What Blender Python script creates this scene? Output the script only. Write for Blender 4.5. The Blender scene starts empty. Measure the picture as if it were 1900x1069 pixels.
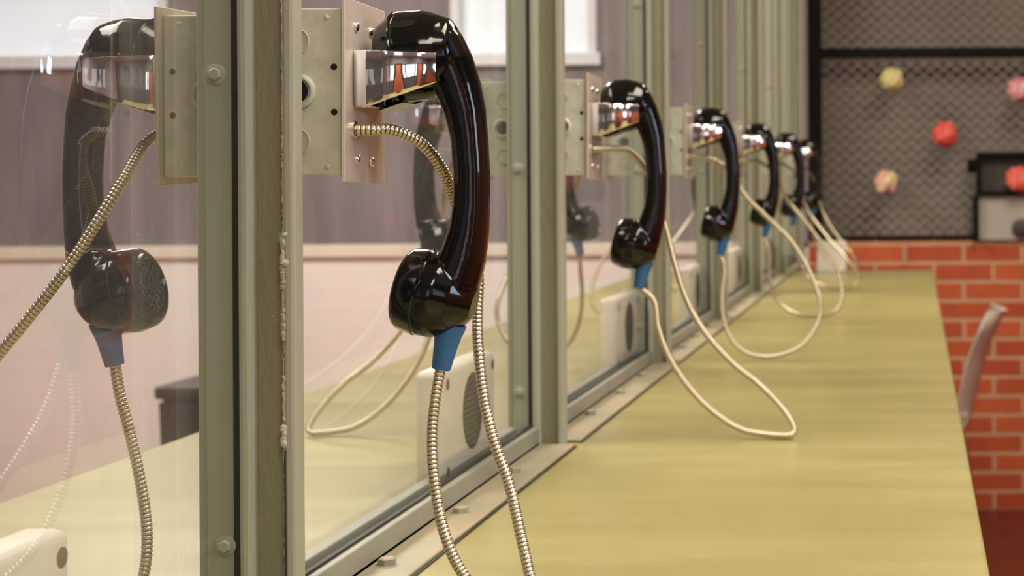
import bpy, bmesh, math, random
from mathutils import Vector, Matrix, noise
random.seed(7)
PI = math.pi
scene = bpy.context.scene
COL = scene.collection

# ------------------------------------------------------------------ camera frame
F = 3200.0                     # focal length in pixels (1900 px wide frame)
VX, VY = 1698.0, 325.0         # where lines along the partition meet
ROLL = 0.0065
EYE = 1.19                     # lens height above the floor
CR, SR = math.cos(ROLL), math.sin(ROLL)

def P(px, py, Y):
    dx, dy = px - VX, py - VY
    u = dx * CR - dy * SR
    v = dx * SR + dy * CR
    return Vector((u * Y / F, Y, EYE - v * Y / F))

cam_d = bpy.data.cameras.new('camera')
cam = bpy.data.objects.new('camera', cam_d)
COL.objects.link(cam)
cam_d.sensor_fit = 'HORIZONTAL'
cam_d.sensor_width = 36.0
cam_d.lens = F / 1900.0 * 36.0
cam_d.shift_x = (950.0 - VX) / 1900.0
cam_d.shift_y = (VY - 534.5) / 1900.0
cam_d.clip_start = 0.02
cam.matrix_world = Matrix(((CR, SR, 0, 0), (0, 0, -1, 0), (-SR, CR, 0, EYE), (0, 0, 0, 1)))
cam_d.dof.use_dof = True
cam_d.dof.focus_distance = 1.13
cam_d.dof.aperture_fstop = cam_d.lens / 4.7
cam_d.dof.aperture_blades = 0
scene.camera = cam

# ------------------------------------------------------------------ main dimensions
H = 0.295
CZ = EYE - H                   # counter top
S = 0.817                      # distance between posts
YP = 1.07                      # front of the first post
YH = 1.141                     # handset plane at the first post
GX0, GX1 = -0.4365, -0.4245    # glass faces
MX = -0.4305                   # middle of the partition
PLX = -0.362                   # face of the cover plates
WALLY = 6.13
CEIL = 2.7
NB = 7

# ------------------------------------------------------------------ materials
def new_mat(name):
    m = bpy.data.materials.new(name)
    m.use_nodes = True
    nt = m.node_tree
    b = nt.nodes['Principled BSDF']
    return m, nt, b

def texco(nt, scale=(1, 1, 1), kind='Object'):
    tc = nt.nodes.new('ShaderNodeTexCoord')
    mp = nt.nodes.new('ShaderNodeMapping')
    mp.inputs['Scale'].default_value = scale
    nt.links.new(tc.outputs[kind], mp.inputs['Vector'])
    return mp.outputs['Vector']

def ramp(nt, fac, stops):
    r = nt.nodes.new('ShaderNodeValToRGB')
    while len(r.color_ramp.elements) < len(stops):
        r.color_ramp.elements.new(0.5)
    for e, (p, c) in zip(r.color_ramp.elements, stops):
        e.position = p
        e.color = (c[0], c[1], c[2], 1)
    nt.links.new(fac, r.inputs['Fac'])
    return r.outputs['Color']

def mat(name, color, rough=0.5, metal=0.0, var=0.12, nscale=30.0, bump=0.0, bscale=200.0, stretch=(1, 1, 1), coat=0.0, spec=0.5):
    m, nt, b = new_mat(name)
    b.inputs['Roughness'].default_value = rough
    b.inputs['Metallic'].default_value = metal
    b.inputs['Coat Weight'].default_value = coat
    b.inputs['Specular IOR Level'].default_value = spec
    v = texco(nt, stretch)
    n = nt.nodes.new('ShaderNodeTexNoise')
    n.inputs['Scale'].default_value = nscale
    n.inputs['Detail'].default_value = 5
    nt.links.new(v, n.inputs['Vector'])
    lo = [c * (1 - var) for c in color]
    hi = [min(1, c * (1 + var)) for c in color]
    nt.links.new(ramp(nt, n.outputs['Fac'], [(0.3, lo), (0.7, hi)]), b.inputs['Base Color'])
    if bump:
        n2 = nt.nodes.new('ShaderNodeTexNoise')
        n2.inputs['Scale'].default_value = bscale
        n2.inputs['Detail'].default_value = 4
        nt.links.new(v, n2.inputs['Vector'])
        bp = nt.nodes.new('ShaderNodeBump')
        bp.inputs['Strength'].default_value = bump
        bp.inputs['Distance'].default_value = 0.002
        nt.links.new(n2.outputs['Fac'], bp.inputs['Height'])
        nt.links.new(bp.outputs['Normal'], b.inputs['Normal'])
    return m

M = {}
M['black'] = mat('black_plastic', (0.0035, 0.0033, 0.003), 0.1, 0, 0.2, 40, 0.02, 60, spec=0.42)
M['black_face'] = mat('black_face_plastic', (0.010, 0.010, 0.010), 0.28, 0, 0.2, 40)
M['chrome'] = mat('chrome', (0.86, 0.86, 0.86), 0.06, 1.0, 0.03, 60)
M['steel'] = mat('zinc_screw', (0.72, 0.70, 0.66), 0.22, 1.0, 0.08, 300)
M['blue'] = mat('blue_rubber', (0.030, 0.135, 0.34), 0.45, 0, 0.12, 200, 0.1, 600)
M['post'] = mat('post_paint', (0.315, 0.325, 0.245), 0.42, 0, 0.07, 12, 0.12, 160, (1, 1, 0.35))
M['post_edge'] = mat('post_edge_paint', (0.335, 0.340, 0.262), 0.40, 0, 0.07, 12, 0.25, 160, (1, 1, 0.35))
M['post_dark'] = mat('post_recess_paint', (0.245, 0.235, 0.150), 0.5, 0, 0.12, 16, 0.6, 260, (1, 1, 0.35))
M['box'] = mat('box_paint', (0.55, 0.56, 0.45), 0.42, 0.1, 0.14, 70, 0.08, 250)
M['gasket'] = mat('black_gasket', (0.012, 0.010, 0.008), 0.6, 0, 0.3, 80)
M['hole'] = mat('dark_hole', (0.006, 0.005, 0.004), 0.9, 0, 0.2, 80)
M['plate'] = mat('brushed_plate', (0.66, 0.575, 0.49), 0.48, 0.5, 0.08, 120, 0.06, 500, (1, 1, 0.15))
M['white_box'] = mat('white_enamel', (0.72, 0.66, 0.58), 0.45, 0, 0.05, 20, 0.05, 200)
M['fence'] = mat('fence_black', (0.006, 0.005, 0.0045), 0.7, 0, 0.2, 30, spec=0.15)
M['mesh'] = mat('mesh_paint', (0.34, 0.305, 0.265), 0.55, 0, 0.1, 8)
M['screen'] = mat('dark_screen_grey', (0.06, 0.052, 0.045), 0.7, 0, 0.2, 40)
M['hatch'] = mat('hatch_plate', (0.46, 0.43, 0.37), 0.45, 0.2, 0.06, 10)
M['chair'] = mat('chair_shell', (0.60, 0.53, 0.45), 0.4, 0, 0.05, 10)
M['chair_leg'] = mat('chair_leg_metal', (0.55, 0.54, 0.52), 0.3, 1.0, 0.05, 50)
M['bin'] = mat('bin_plastic', (0.055, 0.042, 0.040), 0.5, 0, 0.1, 20)
M['carton'] = mat('carton_white', (0.80, 0.77, 0.70), 0.6, 0, 0.05, 20)
M['floor'] = mat('floor_red', (0.16, 0.022, 0.008), 0.35, 0, 0.15, 6)
M['ceiling'] = mat('ceiling_white', (0.75, 0.72, 0.66), 0.8, 0, 0.03, 6)
M['behind_mesh'] = mat('behind_mesh_grey', (0.195, 0.170, 0.143), 0.7, 0, 0.25, 2.2)
M['wall_mid'] = mat('wall_mid_grey', (0.20, 0.18, 0.175), 0.7, 0, 0.1, 3)
M['added_door_paint'] = mat('added_door_paint', (0.50, 0.14, 0.06), 0.5, 0, 0.06, 5)
M['rail'] = mat('rail_paint', (0.265, 0.26, 0.21), 0.45, 0, 0.1, 14, 0.15, 200)
M['wall_dim'] = mat('wall_dim_grey', (0.12, 0.11, 0.11), 0.7, 0, 0.1, 3)
M['wall_pink'] = mat('wall_pink', (0.88, 0.81, 0.77), 0.65, 0, 0.06, 3)
M['wall_mauve'] = mat('wall_mauve', (0.190, 0.160, 0.170), 0.7, 0, 0.22, 5, 0, 1, (3, 1, 0.4))
M['ledge'] = mat('ledge_cream', (0.80, 0.72, 0.60), 0.5, 0, 0.05, 6)
M['wall_left'] = mat('wall_left_paint', (0.55, 0.47, 0.43), 0.7, 0, 0.08, 3)
M['apron'] = mat('partition_base_paint', (0.22, 0.20, 0.12), 0.6, 0, 0.1, 6)
M['win_frame'] = mat('window_frame_paint', (0.74, 0.75, 0.78), 0.5, 0, 0.05, 6)

def paper(name, c1, c2):
    m, nt, b = new_mat(name)
    b.inputs['Roughness'].default_value = 0.8
    n = nt.nodes.new('ShaderNodeTexNoise')
    n.inputs['Scale'].default_value = 28
    nt.links.new(texco(nt), n.inputs['Vector'])
    nt.links.new(ramp(nt, n.outputs['Fac'], [(0.40, c1), (0.6, c2)]), b.inputs['Base Color'])
    return m

# cord: yellowish zinc coils, dark in the grooves
def cord_mat():
    m, nt, b = new_mat('armoured_cord_metal')
    b.inputs['Metallic'].default_value = 0.85
    b.inputs['Roughness'].default_value = 0.3
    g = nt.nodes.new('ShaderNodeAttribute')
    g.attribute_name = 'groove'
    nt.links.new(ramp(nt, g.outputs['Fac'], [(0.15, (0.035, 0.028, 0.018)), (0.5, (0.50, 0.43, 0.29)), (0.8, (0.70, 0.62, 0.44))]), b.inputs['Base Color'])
    return m
M['cord'] = cord_mat()

# counter laminate
def counter_mat():
    m, nt, b = new_mat('counter_laminate')
    v = texco(nt, (0.55, 2.2, 1))
    n = nt.nodes.new('ShaderNodeTexNoise'); n.inputs['Scale'].default_value = 3.5; n.inputs['Detail'].default_value = 8; n.inputs['Roughness'].default_value = 0.62
    nt.links.new(v, n.inputs['Vector'])
    c = ramp(nt, n.outputs['Fac'], [(0.3, (0.298, 0.256, 0.092)), (0.55, (0.348, 0.302, 0.113)), (0.75, (0.398, 0.35, 0.148))])
    v2 = texco(nt, (12, 60, 1))
    n2 = nt.nodes.new('ShaderNodeTexNoise'); n2.inputs['Scale'].default_value = 6; n2.inputs['Detail'].default_value = 3
    nt.links.new(v2, n2.inputs['Vector'])
    mx = nt.nodes.new('ShaderNodeMixRGB'); mx.blend_type = 'MULTIPLY'; mx.inputs['Fac'].default_value = 0.35
    nt.links.new(c, mx.inputs['Color1'])
    nt.links.new(ramp(nt, n2.outputs['Fac'], [(0.3, (0.82, 0.82, 0.80)), (0.7, (1, 1, 1))]), mx.inputs['Color2'])
    nt.links.new(mx.outputs['Color'], b.inputs['Base Color'])
    rr = nt.nodes.new('ShaderNodeMapRange')
    rr.inputs['To Min'].default_value = 0.24; rr.inputs['To Max'].default_value = 0.40
    nt.links.new(n.outputs['Fac'], rr.inputs['Value'])
    nt.links.new(rr.outputs['Result'], b.inputs['Roughness'])
    bp = nt.nodes.new('ShaderNodeBump'); bp.inputs['Strength'].default_value = 0.05; bp.inputs['Distance'].default_value = 0.001
    nt.links.new(n2.outputs['Fac'], bp.inputs['Height'])
    nt.links.new(bp.outputs['Normal'], b.inputs['Normal'])
    return m
M['counter'] = counter_mat()

# foot flange: paint worn to rust and putty
def flange_mat():
    m, nt, b = new_mat('worn_flange_paint')
    v = texco(nt, (1, 0.35, 1))
    n = nt.nodes.new('ShaderNodeTexNoise'); n.inputs['Scale'].default_value = 24; n.inputs['Detail'].default_value = 6
    nt.links.new(v, n.inputs['Vector'])
    nt.links.new(ramp(nt, n.outputs['Fac'], [(0.30, (0.25, 0.23, 0.16)), (0.50, (0.32, 0.29, 0.19)), (0.64, (0.38, 0.29, 0.18)), (0.80, (0.44, 0.35, 0.24))]), b.inputs['Base Color'])
    b.inputs['Roughness'].default_value = 0.5
    bp = nt.nodes.new('ShaderNodeBump'); bp.inputs['Strength'].default_value = 0.25; bp.inputs['Distance'].default_value = 0.002
    nt.links.new(n.outputs['Fac'], bp.inputs['Height'])
    nt.links.new(bp.outputs['Normal'], b.inputs['Normal'])
    return m
M['flange'] = flange_mat()

def caulk_mat():
    m, nt, b = new_mat('caulk_bead')
    v = texco(nt, (1, 1, 0.5))
    n = nt.nodes.new('ShaderNodeTexNoise'); n.inputs['Scale'].default_value = 40; n.inputs['Detail'].default_value = 4
    nt.links.new(v, n.inputs['Vector'])
    nt.links.new(ramp(nt, n.outputs['Fac'], [(0.30, (0.27, 0.25, 0.16)), (0.60, (0.46, 0.46, 0.36)), (0.70, (0.38, 0.33, 0.2)), (0.76, (0.42, 0.17, 0.03))]), b.inputs['Base Color'])
    b.inputs['Roughness'].default_value = 0.5
    return m
M['caulk'] = caulk_mat()

def brick_mat(name, axis='X', shift=(0.0, 0.0)):
    m, nt, b = new_mat(name)
    g = nt.nodes.new('ShaderNodeNewGeometry')
    sp = nt.nodes.new('ShaderNodeSeparateXYZ')
    nt.links.new(g.outputs['Position'], sp.inputs[0])
    cb = nt.nodes.new('ShaderNodeCombineXYZ')
    ad1 = nt.nodes.new('ShaderNodeMath'); ad1.operation = 'ADD'; ad1.inputs[1].default_value = shift[0]
    ad2 = nt.nodes.new('ShaderNodeMath'); ad2.operation = 'ADD'; ad2.inputs[1].default_value = shift[1]
    nt.links.new(sp.outputs[axis], ad1.inputs[0]); nt.links.new(sp.outputs['Z'], ad2.inputs[0])
    nt.links.new(ad1.outputs[0], cb.inputs['X']); nt.links.new(ad2.outputs[0], cb.inputs['Y'])
    br = nt.nodes.new('ShaderNodeTexBrick')
    br.inputs['Scale'].default_value = 1.0
    br.inputs['Brick Width'].default_value = 0.209
    br.inputs['Row Height'].default_value = 0.0678
    br.inputs['Mortar Size'].default_value = 0.0075
    br.inputs['Mortar Smooth'].default_value = 0.2
    br.inputs['Bias'].default_value = 0.0
    br.inputs['Color1'].default_value = (0.60, 0.118, 0.032, 1)
    br.inputs['Color2'].default_value = (0.48, 0.078, 0.021, 1)
    br.inputs['Mortar'].default_value = (0.60, 0.36, 0.20, 1)
    nt.links.new(cb.outputs[0], br.inputs['Vector'])
    n = nt.nodes.new('ShaderNodeTexNoise'); n.inputs['Scale'].default_value = 14; n.inputs['Detail'].default_value = 5
    nt.links.new(g.outputs['Position'], n.inputs['Vector'])
    mx = nt.nodes.new('ShaderNodeMixRGB'); mx.blend_type = 'MULTIPLY'; mx.inputs['Fac'].default_value = 0.5
    nt.links.new(br.outputs['Color'], mx.inputs['Color1'])
    nt.links.new(ramp(nt, n.outputs['Fac'], [(0.3, (0.75, 0.72, 0.7)), (0.7, (1.1, 1.1, 1.1))]), mx.inputs['Color2'])
    nt.links.new(mx.outputs['Color'], b.inputs['Base Color'])
    b.inputs['Roughness'].default_value = 0.6
    bp = nt.nodes.new('ShaderNodeBump'); bp.inputs['Strength'].default_value = 0.5; bp.inputs['Distance'].default_value = 0.004; bp.invert = True
    nt.links.new(br.outputs['Fac'], bp.inputs['Height'])
    nt.links.new(bp.outputs['Normal'], b.inputs['Normal'])
    return m
BRX = P(1624, 470, WALLY).x
BRZ = P(1700, 488, WALLY).z
M['brick'] = brick_mat('red_brick', 'X', (-BRX + 0.209 * 40, -BRZ + 0.0678 * 40))
M['brick_side'] = brick_mat('red_brick_side', 'Y', (10, 0.0678 * 40 - BRZ))

# security glass: clear, reflecting by angle, with a thin film of dirt and scratches
def glass_mat():
    m = bpy.data.materials.new('security_glass')
    m.use_nodes = True
    nt = m.node_tree
    nt.nodes.clear()
    out = nt.nodes.new('ShaderNodeOutputMaterial')
    tr = nt.nodes.new('ShaderNodeBsdfTransparent'); tr.inputs['Color'].default_value = (0.955, 0.965, 0.955, 1)
    gl = nt.nodes.new('ShaderNodeBsdfGlossy'); gl.inputs['Roughness'].default_value = 0.015; gl.inputs['Color'].default_value = (1, 1, 1, 1)
    df = nt.nodes.new('ShaderNodeBsdfDiffuse'); df.inputs['Color'].default_value = (0.80, 0.76, 0.74, 1)
    fr = nt.nodes.new('ShaderNodeFresnel'); fr.inputs['IOR'].default_value = 1.33
    sc = nt.nodes.new('ShaderNodeMath'); sc.operation = 'MULTIPLY'; sc.inputs[1].default_value = 0.19
    nt.links.new(fr.outputs[0], sc.inputs[0])
    v = texco(nt, (1, 1, 0.3))
    n = nt.nodes.new('ShaderNodeTexNoise'); n.inputs['Scale'].default_value = 9; n.inputs['Detail'].default_value = 6
    nt.links.new(v, n.inputs['Vector'])
    mr = nt.nodes.new('ShaderNodeMapRange'); mr.inputs['From Min'].default_value = 0.3; mr.inputs['From Max'].default_value = 0.7
    mr.inputs['To Min'].default_value = 0.012; mr.inputs['To Max'].default_value = 0.034
    nt.links.new(n.outputs['Fac'], mr.inputs['Value'])
    m1 = nt.nodes.new('ShaderNodeMixShader'); m2 = nt.nodes.new('ShaderNodeMixShader')
    nt.links.new(mr.outputs['Result'], m1.inputs['Fac'])
    nt.links.new(tr.outputs[0], m1.inputs[1]); nt.links.new(df.outputs[0], m1.inputs[2])
    nt.links.new(sc.outputs[0], m2.inputs['Fac'])
    nt.links.new(m1.outputs[0], m2.inputs[1]); nt.links.new(gl.outputs[0], m2.inputs[2])
    nt.links.new(m2.outputs[0], out.inputs['Surface'])
    return m
M['glass'] = glass_mat()

def emis_mat(name, c, s):
    m, nt, b = new_mat(name)
    v = texco(nt, (1, 1, 1))
    n = nt.nodes.new('ShaderNodeTexNoise'); n.inputs['Scale'].default_value = 2.5
    nt.links.new(v, n.inputs['Vector'])
    nt.links.new(ramp(nt, n.outputs['Fac'], [(0.3, [k * 0.8 for k in c]), (0.7, c)]), b.inputs['Emission Color'])
    b.inputs['Base Color'].default_value = (0.6, 0.62, 0.65, 1)
    b.inputs['Emission Strength'].default_value = s
    b.inputs['Roughness'].default_value = 0.4
    return m
M['reflection_glow'] = emis_mat('reflection_pane_glow', (0.80, 0.86, 0.95), 1.9)  # glow of the panes added behind the camera for reflections
M['daylight'] = emis_mat('frosted_daylight_glass', (0.74, 0.78, 0.84), 0.72)

# ------------------------------------------------------------------ mesh helpers
def obj(name, bm, m, parent=None, smooth=False, sharp=None):
    me = bpy.data.meshes.new(name)
    bmesh.ops.recalc_face_normals(bm, faces=bm.faces[:])
    bm.to_mesh(me)
    bm.free()
    me.materials.append(m)
    if smooth:
        for p in me.polygons:
            p.use_smooth = True
        if sharp:
            me.set_sharp_from_angle(angle=math.radians(sharp))
    o = bpy.data.objects.new(name, me)
    COL.objects.link(o)
    if parent:
        o.parent = parent
    return o

def empty(name, loc, rz=0.0):
    o = bpy.data.objects.new(name, None)
    o.empty_display_size = 0.05
    o.location = loc
    o.rotation_euler = (0, 0, rz)
    COL.objects.link(o)
    return o

def tag(o, label, cat, group=None, kind=None):
    o['label'] = label
    o['category'] = cat
    if group:
        o['group'] = group
    if kind:
        o['kind'] = kind
    return o

def struct(o):
    o['kind'] = 'structure'
    return o

def box(bm, x0, x1, y0, y1, z0, z1, bev=0.0, seg=2):
    r = bmesh.ops.create_cube(bm, size=1.0)
    vs = r['verts']
    for v in vs:
        v.co = Vector(((x0 + x1) / 2 + v.co.x * (x1 - x0), (y0 + y1) / 2 + v.co.y * (y1 - y0), (z0 + z1) / 2 + v.co.z * (z1 - z0)))
    if bev:
        es = set()
        for v in vs:
            es.update(v.link_edges)
        bmesh.ops.bevel(bm, geom=list(es), offset=bev, segments=seg, profile=0.5, affect='EDGES')
    return bm

def B(*a, **k):
    return box(bmesh.new(), *a, **k)

def prism(bm, pts, z0, z1):
    lo = [bm.verts.new((x, y, z0)) for x, y in pts]
    hi = [bm.verts.new((x, y, z1)) for x, y in pts]
    n = len(pts)
    for i in range(n):
        bm.faces.new((lo[i], lo[(i + 1) % n], hi[(i + 1) % n], hi[i]))
    bm.faces.new(lo[::-1]); bm.faces.new(hi)
    return bm

def basis(axis):
    a = Vector(axis).normalized()
    t = Vector((0, 1, 0)) if abs(a.y) < 0.9 else Vector((0, 0, 1))
    u = (t - a * t.dot(a)).normalized()
    return a, u, a.cross(u)

def lathe(bm, c, axis, prof, seg=32, squash=1.0):
    a, u, w = basis(axis)
    c = Vector(c)
    rings = []
    for t, r in prof:
        if r <= 1e-7:
            rings.append([bm.verts.new(c + a * t)])
        else:
            rings.append([bm.verts.new(c + a * t + (u * math.cos(2 * PI * k / seg) * squash + w * math.sin(2 * PI * k / seg)) * r) for k in range(seg)])
    for A, Bq in zip(rings, rings[1:]):
        for k in range(seg):
            k2 = (k + 1) % seg
            if len(A) == 1 and len(Bq) > 1:
                bm.faces.new((A[0], Bq[k2], Bq[k]))
            elif len(Bq) == 1 and len(A) > 1:
                bm.faces.new((A[k], A[k2], Bq[0]))
            elif len(A) > 1:
                bm.faces.new((A[k], A[k2], Bq[k2], Bq[k]))
    if len(rings[0]) > 1:
        bm.faces.new(rings[0][::-1])
    if len(rings[-1]) > 1:
        bm.faces.new(rings[-1])
    return bm

def catmull(pts, step):
    pts = [Vector(p) for p in pts]
    p = [pts[0] * 2 - pts[1]] + pts + [pts[-1] * 2 - pts[-2]]
    raw = []
    for i in range(1, len(p) - 2):
        for k in range(24):
            t = k / 24.0
            a, b, c, d = p[i - 1], p[i], p[i + 1], p[i + 2]
            raw.append(0.5 * ((2 * b) + (c - a) * t + (2 * a - 5 * b + 4 * c - d) * t * t + (3 * b - a - 3 * c + d) * t ** 3))
    raw.append(pts[-1])
    L = [0.0]
    for a, b in zip(raw, raw[1:]):
        L.append(L[-1] + (b - a).length)
    n = max(2, int(L[-1] / step))
    out, j = [], 0
    for i in range(n + 1):
        s = L[-1] * i / n
        while j < len(L) - 2 and L[j + 1] < s:
            j += 1
        d = L[j + 1] - L[j]
        out.append(raw[j].lerp(raw[j + 1], (s - L[j]) / d if d > 1e-9 else 0))
    return out

def tube(bm, path, rad, seg=10, layer=None, gro=None, squash=None):
    n = len(path)
    T = [(path[min(i + 1, n - 1)] - path[max(i - 1, 0)]).normalized() for i in range(n)]
    up = Vector((0, 1, 0)) if abs(T[0].y) < 0.9 else Vector((0, 0, 1))
    u = (up - T[0] * up.dot(T[0])).normalized()
    rings = []
    for i in range(n):
        u = (u - T[i] * u.dot(T[i])).normalized()
        w = T[i].cross(u)
        r = rad(i) if callable(rad) else rad
        ring = []
        for k in range(seg):
            v = bm.verts.new(path[i] + (u * math.cos(2 * PI * k / seg) + w * math.sin(2 * PI * k / seg)) * r)
            if layer is not None:
                v[layer] = gro(i)
            ring.append(v)
        rings.append(ring)
    for A, C in zip(rings, rings[1:]):
        for k in range(seg):
            bm.faces.new((A[k], A[(k + 1) % seg], C[(k + 1) % seg], C[k]))
    bm.faces.new(rings[0][::-1]); bm.faces.new(rings[-1])
    return bm

def dup(root, loc, rz=None):
    r = root.copy(); COL.objects.link(r)
    r.location = loc
    if rz is not None:
        r.rotation_euler = (0, 0, rz)
    for ch in list(root.children):
        c = ch.copy(); COL.objects.link(c); c.parent = r
        for g in list(ch.children):
            d = g.copy(); COL.objects.link(d); d.parent = c
    return r

# ------------------------------------------------------------------ the room
XR, XL, YN = 2.6, -3.9, -2.2
WT = 0.12
bz = P(1700, 447, WALLY).z          # top of the brick / bottom of the fence
struct(obj('floor', B(XL - WT, XR + WT, YN - WT, WALLY + 0.4, -0.1, 0), M['floor']))
struct(obj('ceiling', B(XL - WT, XR + WT, YN - WT, WALLY + 0.4, CEIL, CEIL + 0.1), M['ceiling']))
struct(obj('wall_right', B(XR, XR + WT, YN, WALLY + 0.3, 0, 1.62), M['brick_side']))
struct(obj('wall_right_upper', B(XR, XR + WT, YN, WALLY + 0.3, 1.62, CEIL), M['wall_dim']))
struct(obj('wall_front', B(XL, XR, YN - WT, YN, bz, CEIL), M['wall_mid']))
struct(obj('wall_front_lower', B(XL, XR, YN - WT, YN, 0, bz), M['wall_dim']))
struct(obj('wall_left', B(XL - WT, XL, YN, WALLY + 0.3, 0, CEIL), M['wall_left']))
struct(obj('wall_back', B(MX + 0.05, XR, WALLY, WALLY + 0.28, 0, bz), M['brick']))
struct(obj('wall_back_upper', B(MX + 0.05, XR, WALLY + 0.16, WALLY + 0.28, bz, CEIL), M['behind_mesh']))
struct(obj('wall_back_far_side', B(XL, MX + 0.05, WALLY, WALLY + 0.28, 0, bz - 0.02), M['wall_pink']))
struct(obj('trim_1', B(XL, MX + 0.03, WALLY - 0.02, WALLY + 0.28, bz - 0.045, bz, 0.004), M['ledge']))

# far-side upper wall with two frosted windows above a pale sill line
zs = P(400, 108, WALLY).z
def far_x(px): return (px - VX) * WALLY / F
wins = [(far_x(-70), far_x(312)), (far_x(838), far_x(1108))]
bm = bmesh.new()
xs = [XL, wins[0][0], wins[0][1], wins[1][0], wins[1][1], MX + 0.05]
box(bm, XL, MX + 0.05, WALLY, WALLY + 0.2, bz, zs)
zt = zs + 0.75
box(bm, XL, MX + 0.05, WALLY, WALLY + 0.2, zt, CEIL)
for k in (0, 2, 4):
    box(bm, xs[k], xs[k + 1], WALLY, WALLY + 0.2, zs, zt)
struct(obj('wall_back_far_upper', bm, M['wall_mauve']))
for i, (a, b) in enumerate(wins):
    w = struct(obj('window_%d' % (i + 1), B(a, b, WALLY + 0.06, WALLY + 0.07, zs, zt), M['daylight']))
    bm = bmesh.new()
    t = 0.03
    box(bm, a - 0.02, b + 0.02, WALLY - 0.03, WALLY + 0.06, zs - 0.035, zs + 0.01, 0.004)
    box(bm, a, a + t, WALLY - 0.005, WALLY + 0.06, zs + 0.01, zt)
    box(bm, b - t, b, WALLY - 0.005, WALLY + 0.06, zs + 0.01, zt)
    box(bm, a + t, b - t, WALLY - 0.005, WALLY + 0.06, zt - t, zt)
    obj('window_frame', bm, M['win_frame'], w)
bm = B(MX - 0.05, MX + 0.05, 0.1, WALLY, 0, CZ - 0.03)
struct(obj('wall_partition_base', bm, M['apron']))

# wall behind the photographer: door and glowing window panes added unseen, only to be reflected
dx0 = 0.55
d = struct(obj('added_door_1', B(dx0, dx0 + 0.9, YN + 0.001, YN + 0.05, 0.001, 2.05, 0.004), M['added_door_paint']))  # door added for the chrome and plastic to mirror, never in view
bm = bmesh.new()
box(bm, dx0 - 0.07, dx0, YN + 0.001, YN + 0.07, 0.001, 2.12); box(bm, dx0 + 0.9, dx0 + 0.97, YN + 0.001, YN + 0.07, 0.001, 2.12); box(bm, dx0, dx0 + 0.9, YN + 0.001, YN + 0.07, 2.05, 2.12)
obj('added_door_frame', bm, M['fence'], d)
obj('added_door_handle', lathe(bmesh.new(), (dx0 + 0.08, YN + 0.05, 1.0), (0, 1, 0), [(0, 0.012), (0.04, 0.012), (0.05, 0.03), (0.07, 0.028), (0.075, 0)], 20), M['steel'], d, True, 40)
for i, (a, b) in enumerate(((-0.35, 0.0), (0.12, 0.34), (1.75, 2.2))):
    wv = struct(obj('window_%d' % (i + 3), B(a, b, YN + 0.001, YN + 0.012, 1.0, 2.0), M['reflection_glow']))  # added glowing pane, makes bright streaks in chrome and black plastic
    bm = bmesh.new()
    for (u0, u1, v0, v1) in ((a - 0.05, a, 0.95, 2.05), (b, b + 0.05, 0.95, 2.05), (a, b, 0.95, 1.0), (a, b, 2.0, 2.05)):
        box(bm, u0, u1, YN + 0.001, YN + 0.04, v0, v1)
    obj('window_frame', bm, M['fence'], wv)

# ------------------------------------------------------------------ counters
def counter(x0, x1, y0, y1, name):
    return obj(name, B(x0, x1, y0, y1, CZ - 0.03, CZ, 0.003), M['counter'])
cedge = P(1782, 790, 1.0).x / (P(1782, 790, 1.0).z - EYE) * -H
CE_Y = H * F / 176.0
c = counter(MX, 0.0535, 0.1, CE_Y, 'counter')
tag(c, 'long olive green counter in front of the panes, under the looped steel cords', 'counter')
c = counter(-0.842, MX - 0.0004, 0.1, CE_Y, 'counter')
tag(c, 'olive green counter seen through the glass, behind the partition', 'counter')

# ------------------------------------------------------------------ partition posts
def px_x(px): return (px - VX) / (F / YP)
y0 = 0.0
def chamfer_rect(x0, x1, ya, yb, c):
    return [(x0, yb), (x0, ya + c), (x0 + c * 0.35, ya + c * 0.3), (x0 + c, ya), (x1 - c, ya), (x1 - c * 0.35, ya + c * 0.3), (x1, ya + c), (x1, yb)]
POST_TOP = CEIL
def bolt_bm(c, axis, r):
    bm = bmesh.new()
    lathe(bm, c, axis, [(0, r * 1.25), (r * 0.18, r * 1.25), (r * 0.25, r * 1.15)], 24)
    lathe(bm, Vector(c) + Vector(axis) * r * 0.2, axis, [(0, r * 0.78), (r * 0.55, r * 0.78), (r * 0.7, r * 0.62)], 6)
    return bm

ordn = ['first', 'second', 'third', 'fourth', 'fifth', 'sixth', 'seventh']
def make_post():
    root = empty('partition_post', (-0.41, YP, CZ + 0.0005))
    o = root.location
    h = POST_TOP - CZ - 0.001
    def X(px): return px_x(px) - o.x
    # side toward the far room: flat bar with a thinner return
    bm = bmesh.new()
    prism(bm, chamfer_rect(X(374), X(426), 0.004, 0.066, 0.0012), 0, h)
    prism(bm, chamfer_rect(X(356), X(374.2), 0.006, 0.066, 0.002), 0, h)
    obj('inner_flange', bm, M['post'], root)
    obj('gasket', prism(bmesh.new(), [(X(426.1), 0.03), (X(426.1), 0.0035), (X(437), 0.0035), (X(437), 0.03)], 0, h), M['gasket'], root)
    bm = bmesh.new()
    prism(bm, chamfer_rect(X(437.2), X(466), 0.0, 0.03, 0.0035), 0, h)
    obj('rounded_lip', bm, M['post_edge'], root)
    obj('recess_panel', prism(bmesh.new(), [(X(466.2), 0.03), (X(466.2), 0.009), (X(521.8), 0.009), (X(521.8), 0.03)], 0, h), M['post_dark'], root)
    obj('outer_flange', prism(bmesh.new(), chamfer_rect(X(522), X(546), 0.0, 0.0145, 0.0026), 0, h), M['post_edge'], root)
    return root
post0 = make_post()
post_cut = [(395, 137), (412, 1015)]
posts = []
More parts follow.
